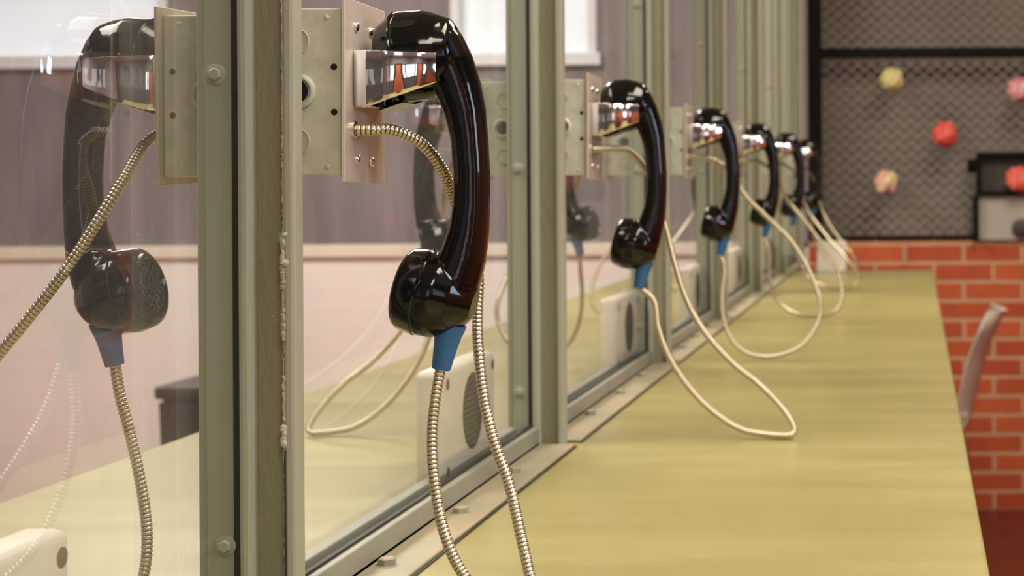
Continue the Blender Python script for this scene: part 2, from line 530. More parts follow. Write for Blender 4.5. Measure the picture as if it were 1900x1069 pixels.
for i in range(NB):
    p = post0 if i == 0 else dup(post0, (post0.location.x, YP + S * i, post0.location.z))
    posts.append(p)
    if i == 0:
        tag(p, 'sage green steel post with ragged caulked seam beside the sharpest handset', 'post', 'partition posts')
    else:
        tag(p, ('sage green steel post between panes, %s counting from the caulked post' % ordn[i]) if i < 6 else
            'sage green steel end post standing against the black mesh fence', 'post', 'partition posts')
for i in range(NB):
    zz = [P(395, 137, YP).z, P(412, 1015, YP).z] if i == 0 else [EYE + 0.010, EYE - 0.235, EYE + 0.27]
    for k, z in enumerate(zz):
        cx = (px_x(398) if k == 0 or i else px_x(410)) - post0.location.x
        obj('bolt', bolt_bm((cx, 0.0042, z - post0.location.z), (0, -1, 0), 0.0052), M['post_edge'], posts[i], True, 40)
# caulk bead down the seam of the first post
bm = bmesh.new()
path, rads = [], []
zlo, zhi = P(530, 1069, YP).z - 0.02, P(520, 0, YP).z + 0.05
def seam_r(z, py):
    if 425 < py < 530: return 0.0026
    if 575 < py < 625: return 0.0020
    if 690 < py < 775: return 0.0013
    if 782 < py < 822: return 0.0030
    if 530 <= py <= 575: return 0.0016
    return 0.0005
n = 700
for k in range(n):
    z = zlo + (zhi - zlo) * k / (n - 1)
    py = VY + (EYE - z) * F / YP
    n1 = noise.noise(Vector((z * 120, 0, 0)))
    n2 = noise.noise(Vector((z * 330, 3, 0)))
    n3 = noise.noise(Vector((z * 800, 7, 1)))
    g = seam_r(z, py)
    path.append(Vector((px_x(523) + g * 0.55 * n2 + 0.0002 * n1 - post0.location.x, 0.0012, z - post0.location.z)))
    rads.append(max(0.0003, g * (0.75 + 0.6 * n1 + 0.5 * n2 + 0.25 * n3)))
tube(bm, path, lambda i: rads[i], 12)
for v in bm.verts:
    q = v.co * 420
    v.co += Vector((noise.noise(q), 0.5 * noise.noise(q + Vector((9, 1, 4))), noise.noise(q + Vector((3, 8, 2))))) * 0.0008
obj('caulk_bead', bm, M['caulk'], post0, True)
zc0, zc1 = P(525, 1069, YP).z - 0.02, P(525, 836, YP).z
obj('seam_crack', prism(bmesh.new(), [(px_x(524.2) - post0.location.x, 0.004), (px_x(524.2) - post0.location.x, -0.0003), (px_x(526.4) - post0.location.x, -0.0003), (px_x(526.4) - post0.location.x, 0.004)],
    zc0 - post0.location.z, zc1 - post0.location.z), M['gasket'], post0)
# a few paint drips
for (px, py, r) in ((494, 590, 3), (499, 597, 2.4), (517, 470, 3), (488, 372, 1.5), (515, 520, 2.2), (468, 300, 1.3)):
    w = P(px, py, YP)
    bm = bmesh.new()
    lathe(bm, (px_x(px) - post0.location.x, 0.0095, w.z - post0.location.z), (0, -1, 0), [(0, r / 2991), (0.0006, r / 2991 * 0.8), (0.001, 0)], 10)
    obj('paint_drip', bm, M['post_edge'], post0, True)

# ------------------------------------------------------------------ glass panes and bottom rails
place = ['in front of the caulked post', 'between the caulked and second posts',
         'between the second and third posts', 'between the third and fourth posts', 'between the fourth and fifth posts', 'between the fifth and sixth posts', 'between the sixth post and the end post']
RH = 0.022
for i in range(NB):
    ya = 0.2 if i == 0 else YP + S * (i - 1) + 0.0305
    yb = YP + S * i + (0.0 if i == 0 else 0.0)
    g = obj('glass_pane', B(GX0, GX1, ya, yb + 0.0025, CZ + 0.006, CEIL - 0.001), M['glass'])
    tag(g, 'clear glass pane ' + place[i], 'glass pane', 'partition panes')
    ym = (ya + yb) / 2
    r = empty('bottom_rail', (MX, ym, CZ))
    hl = (yb - ya) / 2 - 0.0005
    bm = bmesh.new()
    e = 0.0005
    box(bm, GX1 - MX + e, -0.413 - MX, -hl, hl, e, RH, 0.0012)
    box(bm, -0.448 - MX, GX0 - MX - e, -hl, hl, e, RH, 0.0012)
    box(bm, -0.448 - MX, -0.413 - MX, -hl, hl, e, 0.005)
    obj('channel', bm, M['rail'], r)
    obj('foot_flange', B(-0.4128 - MX, -0.374 - MX, -hl, hl, e, 0.0035, 0.001), M['flange'], r)
    obj('sealant_line', B(-0.3739 - MX, -0.3715 - MX, -hl, hl, e, 0.0014), M['gasket'], r)
    obj('sealant_strip', B(-0.4243 - MX, -0.4195 - MX, -hl, hl, RH, RH + 0.0022, 0.0008), M['gasket'], r)
    for k, off in enumerate((0.232, 0.433, 0.637)):
        yy = YP + S * (i - 1) + off
        if yy > ya + 0.02:
            bb = bmesh.new()
            lathe(bb, (-0.398 - MX + random.uniform(-.003, .003), yy - ym, 0.0034), (0, 0, 1), [(0, 0.0068), (0.0045, 0.0068), (0.0055, 0.0056)], 6)
            obj('bolt', bb, M['flange'], r, True, 30)
    tag(r, 'rusty bolted bottom rail of the pane ' + place[i], 'rail', 'bottom rails')

# ------------------------------------------------------------------ telephone boxes
BY0, BY1 = 1.1005, 1.172
bk = F / BY0
def bzp(py): return EYE + (VY - py) / bk
ZB0, ZB1 = bzp(320), bzp(8)
BC = Vector(((-0.4235 + PLX) / 2, (BY0 + BY1) / 2, (ZB0 + ZB1) / 2))
def make_box():
    root = empty('telephone_box', BC)
    def l(x, y, z): return (x - BC.x, y - BC.y, z - BC.z)
    hx, hy, hz = (PLX - 0.002 + 0.4235) / 2, (BY1 - BY0) / 2, (ZB1 - ZB0) / 2
    body = obj('housing', B(-hx - 0.001, hx - 0.001, -hy, hy, -hz, hz, 0.0012), M['box'], root)
    for s in (-1, 1):
        yv = s * hy
        for py, rr in ((70, 0.0086), (255, 0.0086)):
            bm = bmesh.new()
            lathe(bm, (l(-0.3945, 0, 0)[0], yv, bzp(py) - BC.z), (0, s, 0), [(-0.001, rr), (0.0012, rr), (0.0013, rr * 0.96), (0.0002, rr * 0.90), (0.0002, 0)], 28)
            obj('knockout', bm, M['box'], body, True, 35)
        cz = bzp(162) - BC.z
        cx = l(-0.3930, 0, 0)[0]
        obj('conduit_ring', lathe(bmesh.new(), (cx, yv, cz), (0, s, 0), [(-0.001, 0.0112), (0.0018, 0.0112), (0.0026, 0.0102), (0.0026, 0.0085), (0.0016, 0.0076), (0.0004, 0.0074), (0.0004, 0)], 36), M['box'], body, True, 40)
        obj('conduit_hole', lathe(bmesh.new(), (cx - 0.001, yv, cz), (0, s, 0), [(0.0, 0.0072), (0.0008, 0.0072), (0.0008, 0)], 28), M['hole'], body)
        for py in (117, 201):
            bm = bmesh.new()
            x = (621 - VX) / bk - BC.x
            lathe(bm, (x, yv, bzp(py) - BC.z), (0, s, 0), [(-0.0005, 0.0021), (0.0002, 0.0021), (0.0002, 0)], 16)
            obj('screw_hole', bm, M['hole'], body)
    # corner dimples of the housing
    for s in (-1, 1):
        for zz in (ZB1 - 0.006, ZB0 + 0.006):
            bm = lathe(bmesh.new(), ((608 - VX) / bk - BC.x, s * hy, zz - BC.z), (0, s, 0), [(-0.0005, 0.0022), (0.0003, 0.0018), (0.0004, 0)], 12)
            obj('corner_dimple', bm, M['box'], body, True)
    # cover plate, hung a degree or so out of true
    pl = obj('cover_plate', B(-0.001, 0.001, -0.041, 0.043, bzp(333) - BC.z, bzp(-10) - BC.z, 0.0004), M['plate'], root)
    pl.location = (PLX - 0.001 - BC.x, 0, 0)
    pl.rotation_euler = (math.radians(-1.4), 0, 0)
    for (dy, py) in ((-0.019, 44), (0.011, 52), (-0.016, 290), (0.013, 293)):
        lz = EYE + (VY - py) / (F / (BC.y + dy)) - BC.z
        bm = lathe(bmesh.new(), (0.001, dy, lz), (1, 0, 0), [(0, 0.0033), (0.0008, 0.0032), (0.0018, 0.0022), (0.0022, 0.0)], 18)
        obj('screw', bm, M['steel'], pl, True, 50)
    # cord grommet
    gz = EYE + (VY - 235) / (F / 1.112) - BC.z
    bm = lathe(bmesh.new(), (0.001, 1.112 - BC.y, gz), (1, 0, 0), [(0, 0.0058), (0.002, 0.0056), (0.0026, 0.0046)], 20)
    obj('cord_grommet', bm, M['steel'], pl, True, 40)
    # chrome cradle: two tapering curved prongs and a back web
    kc = F / (YH - 0.03)
    def cz_(py): return EYE + (VY - py) / kc - BC.z
    def cx_(px): return (px - VX) / kc - BC.x
    yc = YH - BC.y
    N = 28
    x0, x1 = PLX - BC.x + 0.0002, cx_(808)
    bm = bmesh.new()
    for s in (-1, 1):
        rows = []
        for k in range(N + 1):
            t = k / N
            x = x0 + (x1 - x0) * t
            outer = 0.0268 + 0.0085 * math.sin(PI * (0.06 + 0.9 * t ** 0.85)) + 0.0005 * math.sin(t * 17)
            inner = outer - 0.0022
            ztop = cz_(85 + 6 * t)
            zb = cz_(191) if t < 0.2 else cz_(191 - 44 * ((t - 0.2) / 0.8) ** 1.05)
            zm = (ztop + zb) / 2
            ring = []
            R = 0.0012
            for (yy, z) in ((outer - R, ztop), (outer - R * 0.3, ztop - R * 0.3), (outer, ztop - R), (outer + 0.0004, zm), (outer, zb + R), (outer - R * 0.3, zb + R * 0.3), (outer - R, zb),
                            (inner, zb), (inner, zm), (inner, ztop)):
                ring.append(bm.verts.new((x, yc + s * yy, z)))
            rows.append(ring)
        for A, C in zip(rows, rows[1:]):
            m_ = len(A)
            for q in range(m_):
                bm.faces.new((A[q], A[(q + 1) % m_], C[(q + 1) % m_], C[q]))
        bm.faces.new(rows[0]); bm.faces.new(rows[-1][::-1])
    # web against the plate and a short floor joining the prongs
    box(bm, x0, x0 + 0.003, yc - 0.0275, yc + 0.0275, cz_(191), cz_(86))
    box(bm, x0, cx_(688), yc - 0.0275, yc + 0.0275, cz_(192), cz_(187), 0.0008)
    obj('cradle', bm, M['chrome'], root, True, 38)
    # dark hook switch tongue under the cradle
    bm = bmesh.new()
    prism_pts = [(cx_(690), cz_(197)), (cx_(735), cz_(182)), (cx_(735), cz_(176)), (cx_(690), cz_(190))]
    for yy in (yc - 0.012, yc + 0.012):
        pass
    va = [bm.verts.new((x, yc - 0.014, z)) for x, z in prism_pts]
    vb = [bm.verts.new((x, yc + 0.014, z)) for x, z in prism_pts]
    for q in range(4):
        bm.faces.new((va[q], va[(q + 1) % 4], vb[(q + 1) % 4], vb[q]))
    bm.faces.new(va); bm.faces.new(vb[::-1])
    obj('hook_switch', bm, M['black'], root)
    return root
box0 = make_box()
NP = 6
whichp = ['caulked post', 'second post', 'third post', 'fourth post', 'fifth post', 'sixth post']
for i in range(NP):
    b = box0 if i == 0 else dup(box0, BC + Vector((0, S * i, 0)))
    tag(b, 'pale metal phone box with chrome cradle in front of the glass, by the %s' % whichp[i] if i else
        'pale green box with knockouts and chrome cradle beside the caulked post, in focus', 'phone box', 'visitor side phone boxes')
LOFF = 0.04
for i in range(NP):
    b = dup(box0, Vector((2 * MX - BC.x, BC.y + LOFF + S * i, BC.z)), PI)
    tag(b, 'pale metal phone box beyond the glass, by the %s' % whichp[i], 'phone box', 'far side phone boxes')

# ------------------------------------------------------------------ handsets
HO = P(834, 612, YH)
HK = F / YH
def hl(px, py, dy=0.0):
    return P(px, py, YH) + Vector((0, dy, 0)) - HO
def ax(dx, dy):          # image direction -> world direction in the XZ plane
    return (P(800 + dx, 300 + dy, YH) - P(800, 300, YH)).normalized()
def r_(px): return px / HK

def make_handset():
    root = empty('telephone_handset', HO)
    bm = bmesh.new()
    # handle
    sp = [(795, 66, 44, .0190), (816, 88, 46, .0188), (834, 120, 43, .018), (851, 165, 40, .0168), (864, 210, 36, .0158), (871, 255, 32, .0152), (875.5, 320, 31.5, .015), (875, 380, 32, .0152),
          (870, 430, 35, .016), (860, 475, 40.5, .0175), (847, 514, 45, .019), (830, 542, 48, .020)]
    rows = []
    n = 22
    for i, (x, y, w, d) in enumerate(sp):
        a = Vector(sp[max(0, i - 1)][:2]); b = Vector(sp[min(len(sp) - 1, i + 1)][:2])
        t = (b - a).normalized(); nn = Vector((t.y, -t.x))
        ring = []
        for k in range(n):
            th = 2 * PI * k / n
            c_, s_ = math.cos(th), math.sin(th)
            ex = 2 / 2.7
            cc = math.copysign(abs(c_) ** ex, c_); ss = math.copysign(abs(s_) ** ex, s_)
            q = Vector((x, y)) + nn * (-w * cc)
            ring.append(bm.verts.new(hl(q.x, q.y, d * ss)))
        rows.append(ring)
    for A, C in zip(rows, rows[1:]):
        for k in range(n):
            bm.faces.new((A[k], A[(k + 1) % n], C[(k + 1) % n], C[k]))
    bm.faces.new(rows[0][::-1]); bm.faces.new(rows[-1])
    # ear cup body
    ea = ax(1, -0.11)
    EC = hl(743, 107)
    lathe(bm, EC, ea, [(0, r_(85.5)), (r_(50), r_(83)), (r_(76), r_(74)), (r_(100), r_(62)), (r_(109), r_(46))], 40, 0.86)
    # mouth cup body
    ma = ax(157, 38)
    MC = hl(789, 543)
    lathe(bm, MC, ma, [(0, r_(81)), (r_(28), r_(79)), (r_(58), r_(66)), (r_(82), r_(46)), (r_(94), r_(30))], 40)
    bmesh.ops.recalc_face_normals(bm, faces=bm.faces[:])
    tmp = obj('tmp', bm, M['black'])
    md = tmp.modifiers.new('r', 'REMESH'); md.mode = 'VOXEL'; md.voxel_size = 0.0011
    ms = tmp.modifiers.new('s', 'SMOOTH'); ms.factor = 0.5; ms.iterations = 8
    dg = bpy.context.evaluated_depsgraph_get(); dg.update()
    me = bpy.data.meshes.new_from_object(tmp.evaluated_get(dg))
    me.name = 'handset_body'
    bpy.data.objects.remove(tmp)
    for p in me.polygons: p.use_smooth = True
    if not me.materials: me.materials.append(M['black'])
    body = bpy.data.objects.new('handset_body', me); COL.objects.link(body); body.parent = root
    # caps
    def cap(name, C, a, R, depth, Rf, sq, mid):
        prof = [(r_(2), R * 0.975), (0, R * 0.985), (-r_(2), R), (-depth * 0.7, mid), (-depth * 0.88, (mid + Rf) / 2), (-depth * 0.97, Rf * 0.99), (-depth, Rf * 0.95), (-depth - r_(1.0), Rf * 0.86), (-depth + r_(3), Rf * 0.80), (-depth + r_(4), 0)]
        o = obj(name, lathe(bmesh.new(), C, a, prof, 48, sq), M['black'], root, True, 40)
        # sound holes: little dark pits in rings, on a dull face disc
        bmh = bmesh.new()
        a_, u, w = basis(a)
        base = C - a_ * (depth - r_(3.6))
        for ring_r, cnt in ((0, 1), (0.22, 6), (0.44, 12), (0.64, 16)):
            for k in range(cnt):
                th = 2 * PI * k / cnt + ring_r
                lathe(bmh, base + (u * math.cos(th) + w * math.sin(th)) * Rf * ring_r, -a_, [(-0.0004, 0.0017), (0.0009, 0.0015), (0.0004, 0.0009), (0.0004, 0)], 8)
        obj('sound_holes', bmh, M['black_face'], o, True, 50)
        return o
    cap('ear_cap', EC, ea, r_(86), r_(38), r_(58), 0.86, r_(68))
    cap('mouth_cap', MC, ma, r_(82), r_(46), r_(66), 1.0, r_(77))
    # blue boot
    ba = (hl(818, 684) - hl(834, 606)).normalized()
    L = (hl(818, 684) - hl(836, 600)).length
    bmb = lathe(bmesh.new(), hl(835.5, 601), ba, [(0, r_(30)), (r_(10), r_(28.5)), (r_(24), r_(24.5)), (r_(40), r_(22)), (L - r_(3), r_(17.5)), (L, r_(16.5)), (L, r_(11.2))], 28)
    obj('cord_boot', bmb, M['blue'], root, True, 50)
    return root
hs0 = make_handset()

def cord(root, wpts, rings=True, pitch=0.0029):
    r0 = 0.0037
    pts = []
    for p in wpts:
        p = Vector(p)
        p.z = max(p.z, CZ + r0 + 0.0012)
        pts.append(p)
    rzinv = Matrix.Rotation(-root.rotation_euler[2], 4, 'Z')
    sub = 4 if rings else 1
    path = catmull(pts, pitch / 5 if rings else 0.006)
    for p in path:
        p.z = max(p.z, CZ + r0 + 0.0008)
    path = [rzinv @ (p - Vector(root.location)) for p in path]
    bm = bmesh.new()
    lay = bm.verts.layers.float.new('groove')
    if rings:
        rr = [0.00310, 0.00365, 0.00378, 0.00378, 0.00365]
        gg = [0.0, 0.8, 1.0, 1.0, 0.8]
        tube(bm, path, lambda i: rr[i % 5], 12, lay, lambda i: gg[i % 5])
    else:
        tube(bm, path, 0.0036, 10, lay, lambda i: 0.5)
    return obj('armoured_cord', bm, M['cord'], root, True)

C1 = [(818, 683, 1.141), (808, 740, 1.138), (802, 800, 1.135), (803, 860, 1.13), (810, 920, 1.125), (822, 980, 1.118), (842, 1035, 1.11), (872, 1085, 1.10), (912, 1142, 1.09), (950, 1172, 1.086),
      (980, 1168, 1.088), (992, 1135, 1.094), (990, 1100, 1.10), (983, 1069, 1.106), (968, 1000, 1.118), (945, 900, 1.135), (920, 830, 1.145), (900, 750, 1.157), (888, 650, 1.168), (886, 580, 1.177),
      (888, 520, 1.181), (882, 470, 1.182), (868, 430, 1.180), (849, 390, 1.176), (836, 350, 1.166), (815, 305, 1.15), (780, 265, 1.135), (730, 242, 1.122), (690, 235, 1.115), (655, 234, 1.112)]
def with_y(l, ys):
    out, n = [], len(l)
    for i, (a, b) in enumerate(l):
        t = i / (n - 1) * (len(ys) - 1)
        k = min(int(t), len(ys) - 2)
        out.append((a, b, ys[k] + (ys[k + 1] - ys[k]) * (t - k)))
    return out
C2 = with_y([(1217, 523), (1214, 560), (1222, 610), (1243, 665), (1275, 715), (1320, 762), (1375, 797), (1430, 814), (1462, 812), (1474, 797), (1455, 762), (1410, 715), (1360, 675), (1310, 620), (1275, 560),
             (1252, 490), (1240, 440), (1228, 395), (1215, 350), (1195, 310), (1165, 280), (1135, 271), (1108, 270)], [1.958, 1.95, 1.94, 1.925, 1.95, 1.985, 2.0, 1.975, 1.929])
C3 = with_y([(1357, 462), (1345, 500), (1340, 550), (1345, 600), (1365, 640), (1400, 660), (1445, 660), (1490, 640), (1518, 600), (1522, 560), (1505, 510), (1470, 450), (1425, 405), (1390, 372), (1370, 345), (1350, 315),
             (1325, 298), (1300, 292), (1283, 291)], [2.775, 2.765, 2.755, 2.75, 2.77, 2.81, 2.82, 2.79, 2.746])
C4 = with_y([(1437, 428), (1427, 470), (1428, 520), (1445, 560), (1480, 583), (1525, 591), (1553, 575), (1563, 545), (1555, 505), (1525, 452), (1485, 400), (1462, 372), (1445, 340), (1430, 315), (1405, 298), (1385, 293)],
            [3.592, 3.58, 3.57, 3.57, 3.59, 3.63, 3.635, 3.61, 3.563])
C5 = with_y([(1470, 420), (1476, 460), (1492, 505), (1525, 530), (1560, 535), (1588, 528), (1592, 508), (1570, 480), (1535, 440), (1505, 400), (1490, 370), (1481, 340), (1468, 315), (1450, 303), (1436, 301)],
            [4.409, 4.40, 4.39, 4.39, 4.40, 4.44, 4.45, 4.43, 4.380])
C6 = with_y([(1506, 403), (1510, 440), (1525, 470), (1550, 495), (1575, 503), (1590, 495), (1580, 470), (1555, 440), (1530, 400), (1520, 370), (1513, 340), (1501, 318), (1485, 308), (1476, 306)],
            [5.226, 5.22, 5.21, 5.21, 5.22, 5.26, 5.27, 5.25, 5.197])
vis_cords = []
for k, c in enumerate((C1, C2, C3, C4, C5, C6)):
    w = [P(*p) for p in c]
    # start in the boot, end in the grommet of the cover plate
    w[0] = HO + Vector((0, S * k, 0)) + hl(818, 682) 
    ge = Vector((PLX + 0.0008, 1.112 + S * k, EYE + (VY - 235) / (F / 1.112)))
    w[-1] = ge
    w[-2] = Vector((max(w[-2].x, PLX + 0.012), w[-2].y, ge.z - 0.0005 + (w[-2].z - ge.z) * 0.35))
    vis_cords.append(w)
hlab = ['large sharp glossy black handset in front of the glass',
        'black handset by the second post, its cord tip lying on the counter',
        'black handset hanging by the third post, its cord in a round loop',
        'blurred black handset hanging by the fourth post on the visitor side',
        'blurred black handset hanging by the fifth post on the visitor side',
        'blurred black handset closest to the mesh fence, last of its row']
hsets = []
for i in range(NP):
    h = hs0 if i == 0 else dup(hs0, HO + Vector((0, S * i, 0)))
    tag(h, hlab[i], 'telephone handset', 'visitor side handsets')
    hsets.append(h)
HL = 0.035
lsets = []
for i in range(NP):
    h = dup(hs0, Vector((2 * MX - HO.x, HO.y + HL + S * i, HO.z)), PI)
    tag(h, 'large black handset behind the glass of the first pane' if i == 0 else
        'blurred black handset beyond the glass by the %s' % whichp[i], 'telephone handset', 'far side handsets')
    lsets.append(h)
for i, h in enumerate(hsets):
    cord(h, vis_cords[i], i < 3)
LC = [(205, 672, 1.176), (222, 730, 1.176), (240, 800, 1.175), (256, 870, 1.173), (268, 940, 1.17), (273, 1000, 1.165), (268, 1060, 1.16), (250, 1110, 1.155), (205, 1137, 1.15), (100, 1135, 1.152), (-60, 1080, 1.158),
      (-140, 960, 1.155), (-120, 830, 1.145), (-60, 730, 1.135), (0, 655, 1.13), (60, 582, 1.13), (130, 490, 1.132), (185, 405, 1.137), (228, 335, 1.15), (262, 293, 1.166), (300, 262, 1.196)]
for i, h in enumerate(lsets):
    boot = Vector(h.location) + Matrix.Rotation(PI, 3, 'Z') @ hl(818, 682)
    lend = Vector((2 * MX - PLX - 0.0008, 2 * BC.y + LOFF - 1.112 + S * i, EYE + (VY - 235) / (F / 1.112)))
    if i == 0:
        w = [P(*p) for p in LC]
    else:
        src = vis_cords[i]
        w = [Vector((2 * MX - PLX - (p.x - PLX) * 0.88, p.y + 0.045, p.z)) for p in src]
    w[0] = boot
    w[-1] = lend
    w[-2] = Vector((min(w[-2].x, lend.x - 0.012), (w[-2].y + lend.y) / 2, lend.z - 0.002))
    cord(h, w, i < 2)

# ------------------------------------------------------------------ intercom speakers behind the glass
SX = GX0 - 0.0006
def make_speaker():
    root = empty('intercom_speaker', (SX, 1.69, CZ + 0.0005))
    z0, z1 = 0.006, 0.116
    bm = B(-0.0265, 0, -0.1, 0.1, z0, z1, 0.007, 3)
    box(bm, -0.020, -0.013, -0.07, 0.07, 0, z0 + 0.002)
    obj('housing', bm, M['white_box'], root, True, 40)
    bm = bmesh.new()
    zc = (z0 + z1) / 2 + 0.005
    lathe(bm, (-0.0004, 0.008, zc), (1, 0, 0), [(0, 0.0375), (0.0007, 0.0375), (0.0007, 0.0)], 40)
    gr = obj('speaker_grille', bm, M['hole'], root)
    bm = bmesh.new()
    for k in range(13):
        z = zc - 0.033 + k * 0.0055
        w = math.sqrt(max(0, 0.0365 ** 2 - (z - zc) ** 2))
        if w > 0.004:
            box(bm, 0.0002, 0.0010, 0.008 - w, 0.008 + w, z - 0.0005, z + 0.0005)
    obj('grille_bars', bm, M['bin'], gr)
    for yy in (-0.082, 0.089):
        for zz in (z0 + 0.014, z1 - 0.014):
            bm = lathe(bmesh.new(), (-0.0003, yy, zz), (1, 0, 0), [(0, 0.0056), (0.0006, 0.0054), (0.0008, 0.004), (0.0005, 0.0)], 16)
            obj('screw', bm, M['screw_rust'], root, True, 50)
    return root
M['screw_rust'] = mat('brown_screw', (0.11, 0.05, 0.02), 0.5, 0.4, 0.3, 300)
sp0 = make_speaker()
sy = [0.792, 1.69, 2.62, 3.45, 4.27, 5.09]
slab = ['cream intercom speaker box low behind the glass in front of the caulked post',
        'cream intercom speaker box with round dark grille, behind the sharp handset cords',
        'cream intercom speaker box with dark grille behind the pane past the second post', 'cream intercom speaker box behind the pane past the third post',
        'cream intercom speaker box behind the pane past the fourth post', 'cream intercom speaker box behind the pane past the fifth post']
for i in range(6):
    s = sp0 if i == 1 else dup(sp0, (SX, sy[i], CZ + 0.0005))
    tag(s, slab[i], 'intercom speaker', 'intercom speakers')

# ------------------------------------------------------------------ mesh fence on the back wall
FY = WALLY + 0.035
kx = F / WALLY
def wx(px, py=300): return P(px, py, WALLY).x
def wz(py, px=1700): return P(px, py, WALLY).z
fl = wx(1503, 250)
fence = empty('mesh_fence', (fl, FY, bz))
def fb(x0, x1, z0, z1, name='frame_bar', d=0.022):
    return obj(name, B(x0 - fl, x1 - fl, -0.02, d, z0 - bz + 0.0006, z1 - bz, 0.002), M['fence'], fence)
XF = XR - 0.02
fb(fl, fl + 0.040, bz, CEIL - 0.02)
fb(XF - 0.04, XF, bz, CEIL - 0.02)
fb(fl + 0.0402, XF - 0.0402, bz, bz + 0.018)
zb_ = wz(97)
fb(fl + 0.0402, XF - 0.0402, zb_ - 0.018, zb_ + 0.018)
bm = bmesh.new()
pw, ph = 0.0235, 0.040
z0m, z1m = bz + 0.01, CEIL - 0.05
nst = int((XF - fl - 0.05) / pw)
ns = int((z1m - z0m) / (ph / 2))
hw = 0.0023
for i in range(nst):
    xb = 0.03 + pw * (i + 0.5)
    sg = 1 if i % 2 else -1
    prev = None
    for k in range(ns + 1):
        z = z0m + k * ph / 2 - bz
        x = xb + sg * pw * 0.5 * (1 if k % 2 else -1)
        a = bm.verts.new((x - hw, 0.003 if k % 2 else -0.001, z)); b = bm.verts.new((x + hw, 0.003 if k % 2 else -0.001, z))
        if prev:
            bm.faces.new((prev[0], prev[1], b, a))
        prev = (a, b)
obj('expanded_mesh', bm, M['mesh'], fence)
tag(fence, 'black framed grey expanded metal mesh fence standing on the red brick wall', 'fence')

# pass-through hatch on the fence
hx0 = wx(1811)
hatch = empty('pass_hatch', (hx0, WALLY + 0.03, bz + 0.0004))
hw_ = 0.62
def hb(name, x0, x1, y0, y1, z0, z1, m, bev=0.002, parent=hatch):
    return obj(name, B(x0 - hx0, x1 - hx0, y0, y1, z0 - bz, z1 - bz, bev), m, parent)
zt_, zm_ = wz(284), wz(361)
hb('face_plate', hx0 + 0.008, hx0 + hw_, -0.05, -0.028, bz + 0.001, zm_ - 0.006, M['hatch'])
bmq = bmesh.new()
for (a, b, c, d) in ((hx0, hx0 + hw_, zm_ - 0.006, zm_ + 0.010), (hx0, hx0 + hw_, zt_ - 0.016, zt_), (hx0, hx0 + 0.018, zm_ + 0.010, zt_ - 0.016), (hx0 + hw_ - 0.018, hx0 + hw_, zm_ + 0.010, zt_ - 0.016),
                     (hx0 - 0.012, hx0 + 0.0075, bz, zm_ - 0.0062)):
    box(bmq, a - hx0, b - hx0, -0.075, -0.016, c - bz, d - bz, 0.002)
obj('hatch_frame', bmq, M['fence'], hatch)
hb('dark_screen', hx0 + 0.0182, hx0 + hw_ - 0.0182, -0.03, -0.026, zm_ + 0.0102, zt_ - 0.0162, M['screen'], 0)
bmq = B(-0.032, 0.0, -0.06, -0.045, wz(322) - bz, wz(296) - bz, 0.003)
lathe(bmq, (-0.022, -0.06, wz(309) - bz), (0, -1, 0), [(0, 0.009), (0.02, 0.008), (0.026, 0.004)], 14)
obj('latch', bmq, M['fence'], hatch)
pk = lathe(bmesh.new(), (wx(1893) - hx0, -0.05, wz(425) - bz), (0, -1, 0), [(-0.001, 0.034), (0.012, 0.034), (0.016, 0.028), (0.016, 0)], 24)
obj('lock_cover', pk, M['bin'], hatch, True, 40)
tag(hatch, 'black framed pass hatch with grey face plate, set low in the mesh fence', 'hatch')

# paper flowers on the mesh
def flower(px, py, rpx, c1, c2, label, seed, X=None, Z=None, sy_=1.0):
    r = rpx / kx
    bm = bmesh.new()
    bmesh.ops.create_icosphere(bm, subdivisions=4, radius=r)
    sd = Vector((seed * 3.1, seed * 1.7, seed))
    for v in bm.verts:
        d = v.co.normalized()
        v.co = d * r * (0.86 + 0.22 * noise.noise(d * 2.3 + sd) + 0.26 * abs(noise.noise(d * 6.5 + sd)) + 0.06 * noise.noise(d * 15 + sd))
        v.co.y *= 0.72
    x = wx(px, py) if X is None else X
    z = wz(py, px) if Z is None else Z
    o = obj('paper_flower', bm, paper('tissue_paper_%d' % seed, c1, c2), None, True)
    o.location = (x, FY - 0.026 - r * 0.68, z)
    tag(o, label, 'paper flower', 'paper flowers on the mesh')
flower(1656, 148, 23, (0.66, 0.56, 0.20), (0.80, 0.73, 0.42), 'yellow tissue paper flower on the mesh just under the black bar', 1)
flower(1753, 250, 25, (0.78, 0.085, 0.065), (0.90, 0.20, 0.15), 'coral red tissue paper flower alone in the middle of the mesh', 2)
flower(1645, 338, 23, (0.80, 0.38, 0.32), (0.85, 0.72, 0.40), 'cream and pink tissue paper flower low on the mesh above the brick', 3)
flower(1892, 167, 24, (0.75, 0.25, 0.28), (0.88, 0.62, 0.62), 'pink and white tissue paper flower at the edge of the mesh', 4)
flower(1888, 333, 25, (0.80, 0.12, 0.085), (0.90, 0.25, 0.19), 'coral red tissue paper flower stuck on the black hatch frame', 5)
bpy.data.objects['paper_flower.004'].location.y = WALLY + 0.03 - 0.077 - 25 / kx * 0.72
flower(0, 0, 22, (0.03, 0.35, 0.08), (0.07, 0.48, 0.14), 'green tissue paper flower mirrored in the glass beside the sharp handset', 6, 0.88, EYE + 0.005)  # this flower and the next are out of view, added to reflect in the glass
flower(0, 0, 24, (0.7, 0.06, 0.06), (0.8, 0.12, 0.10), 'red tissue paper flower mirrored faintly in the glass below the green one', 7, 0.955, EYE - 0.15)

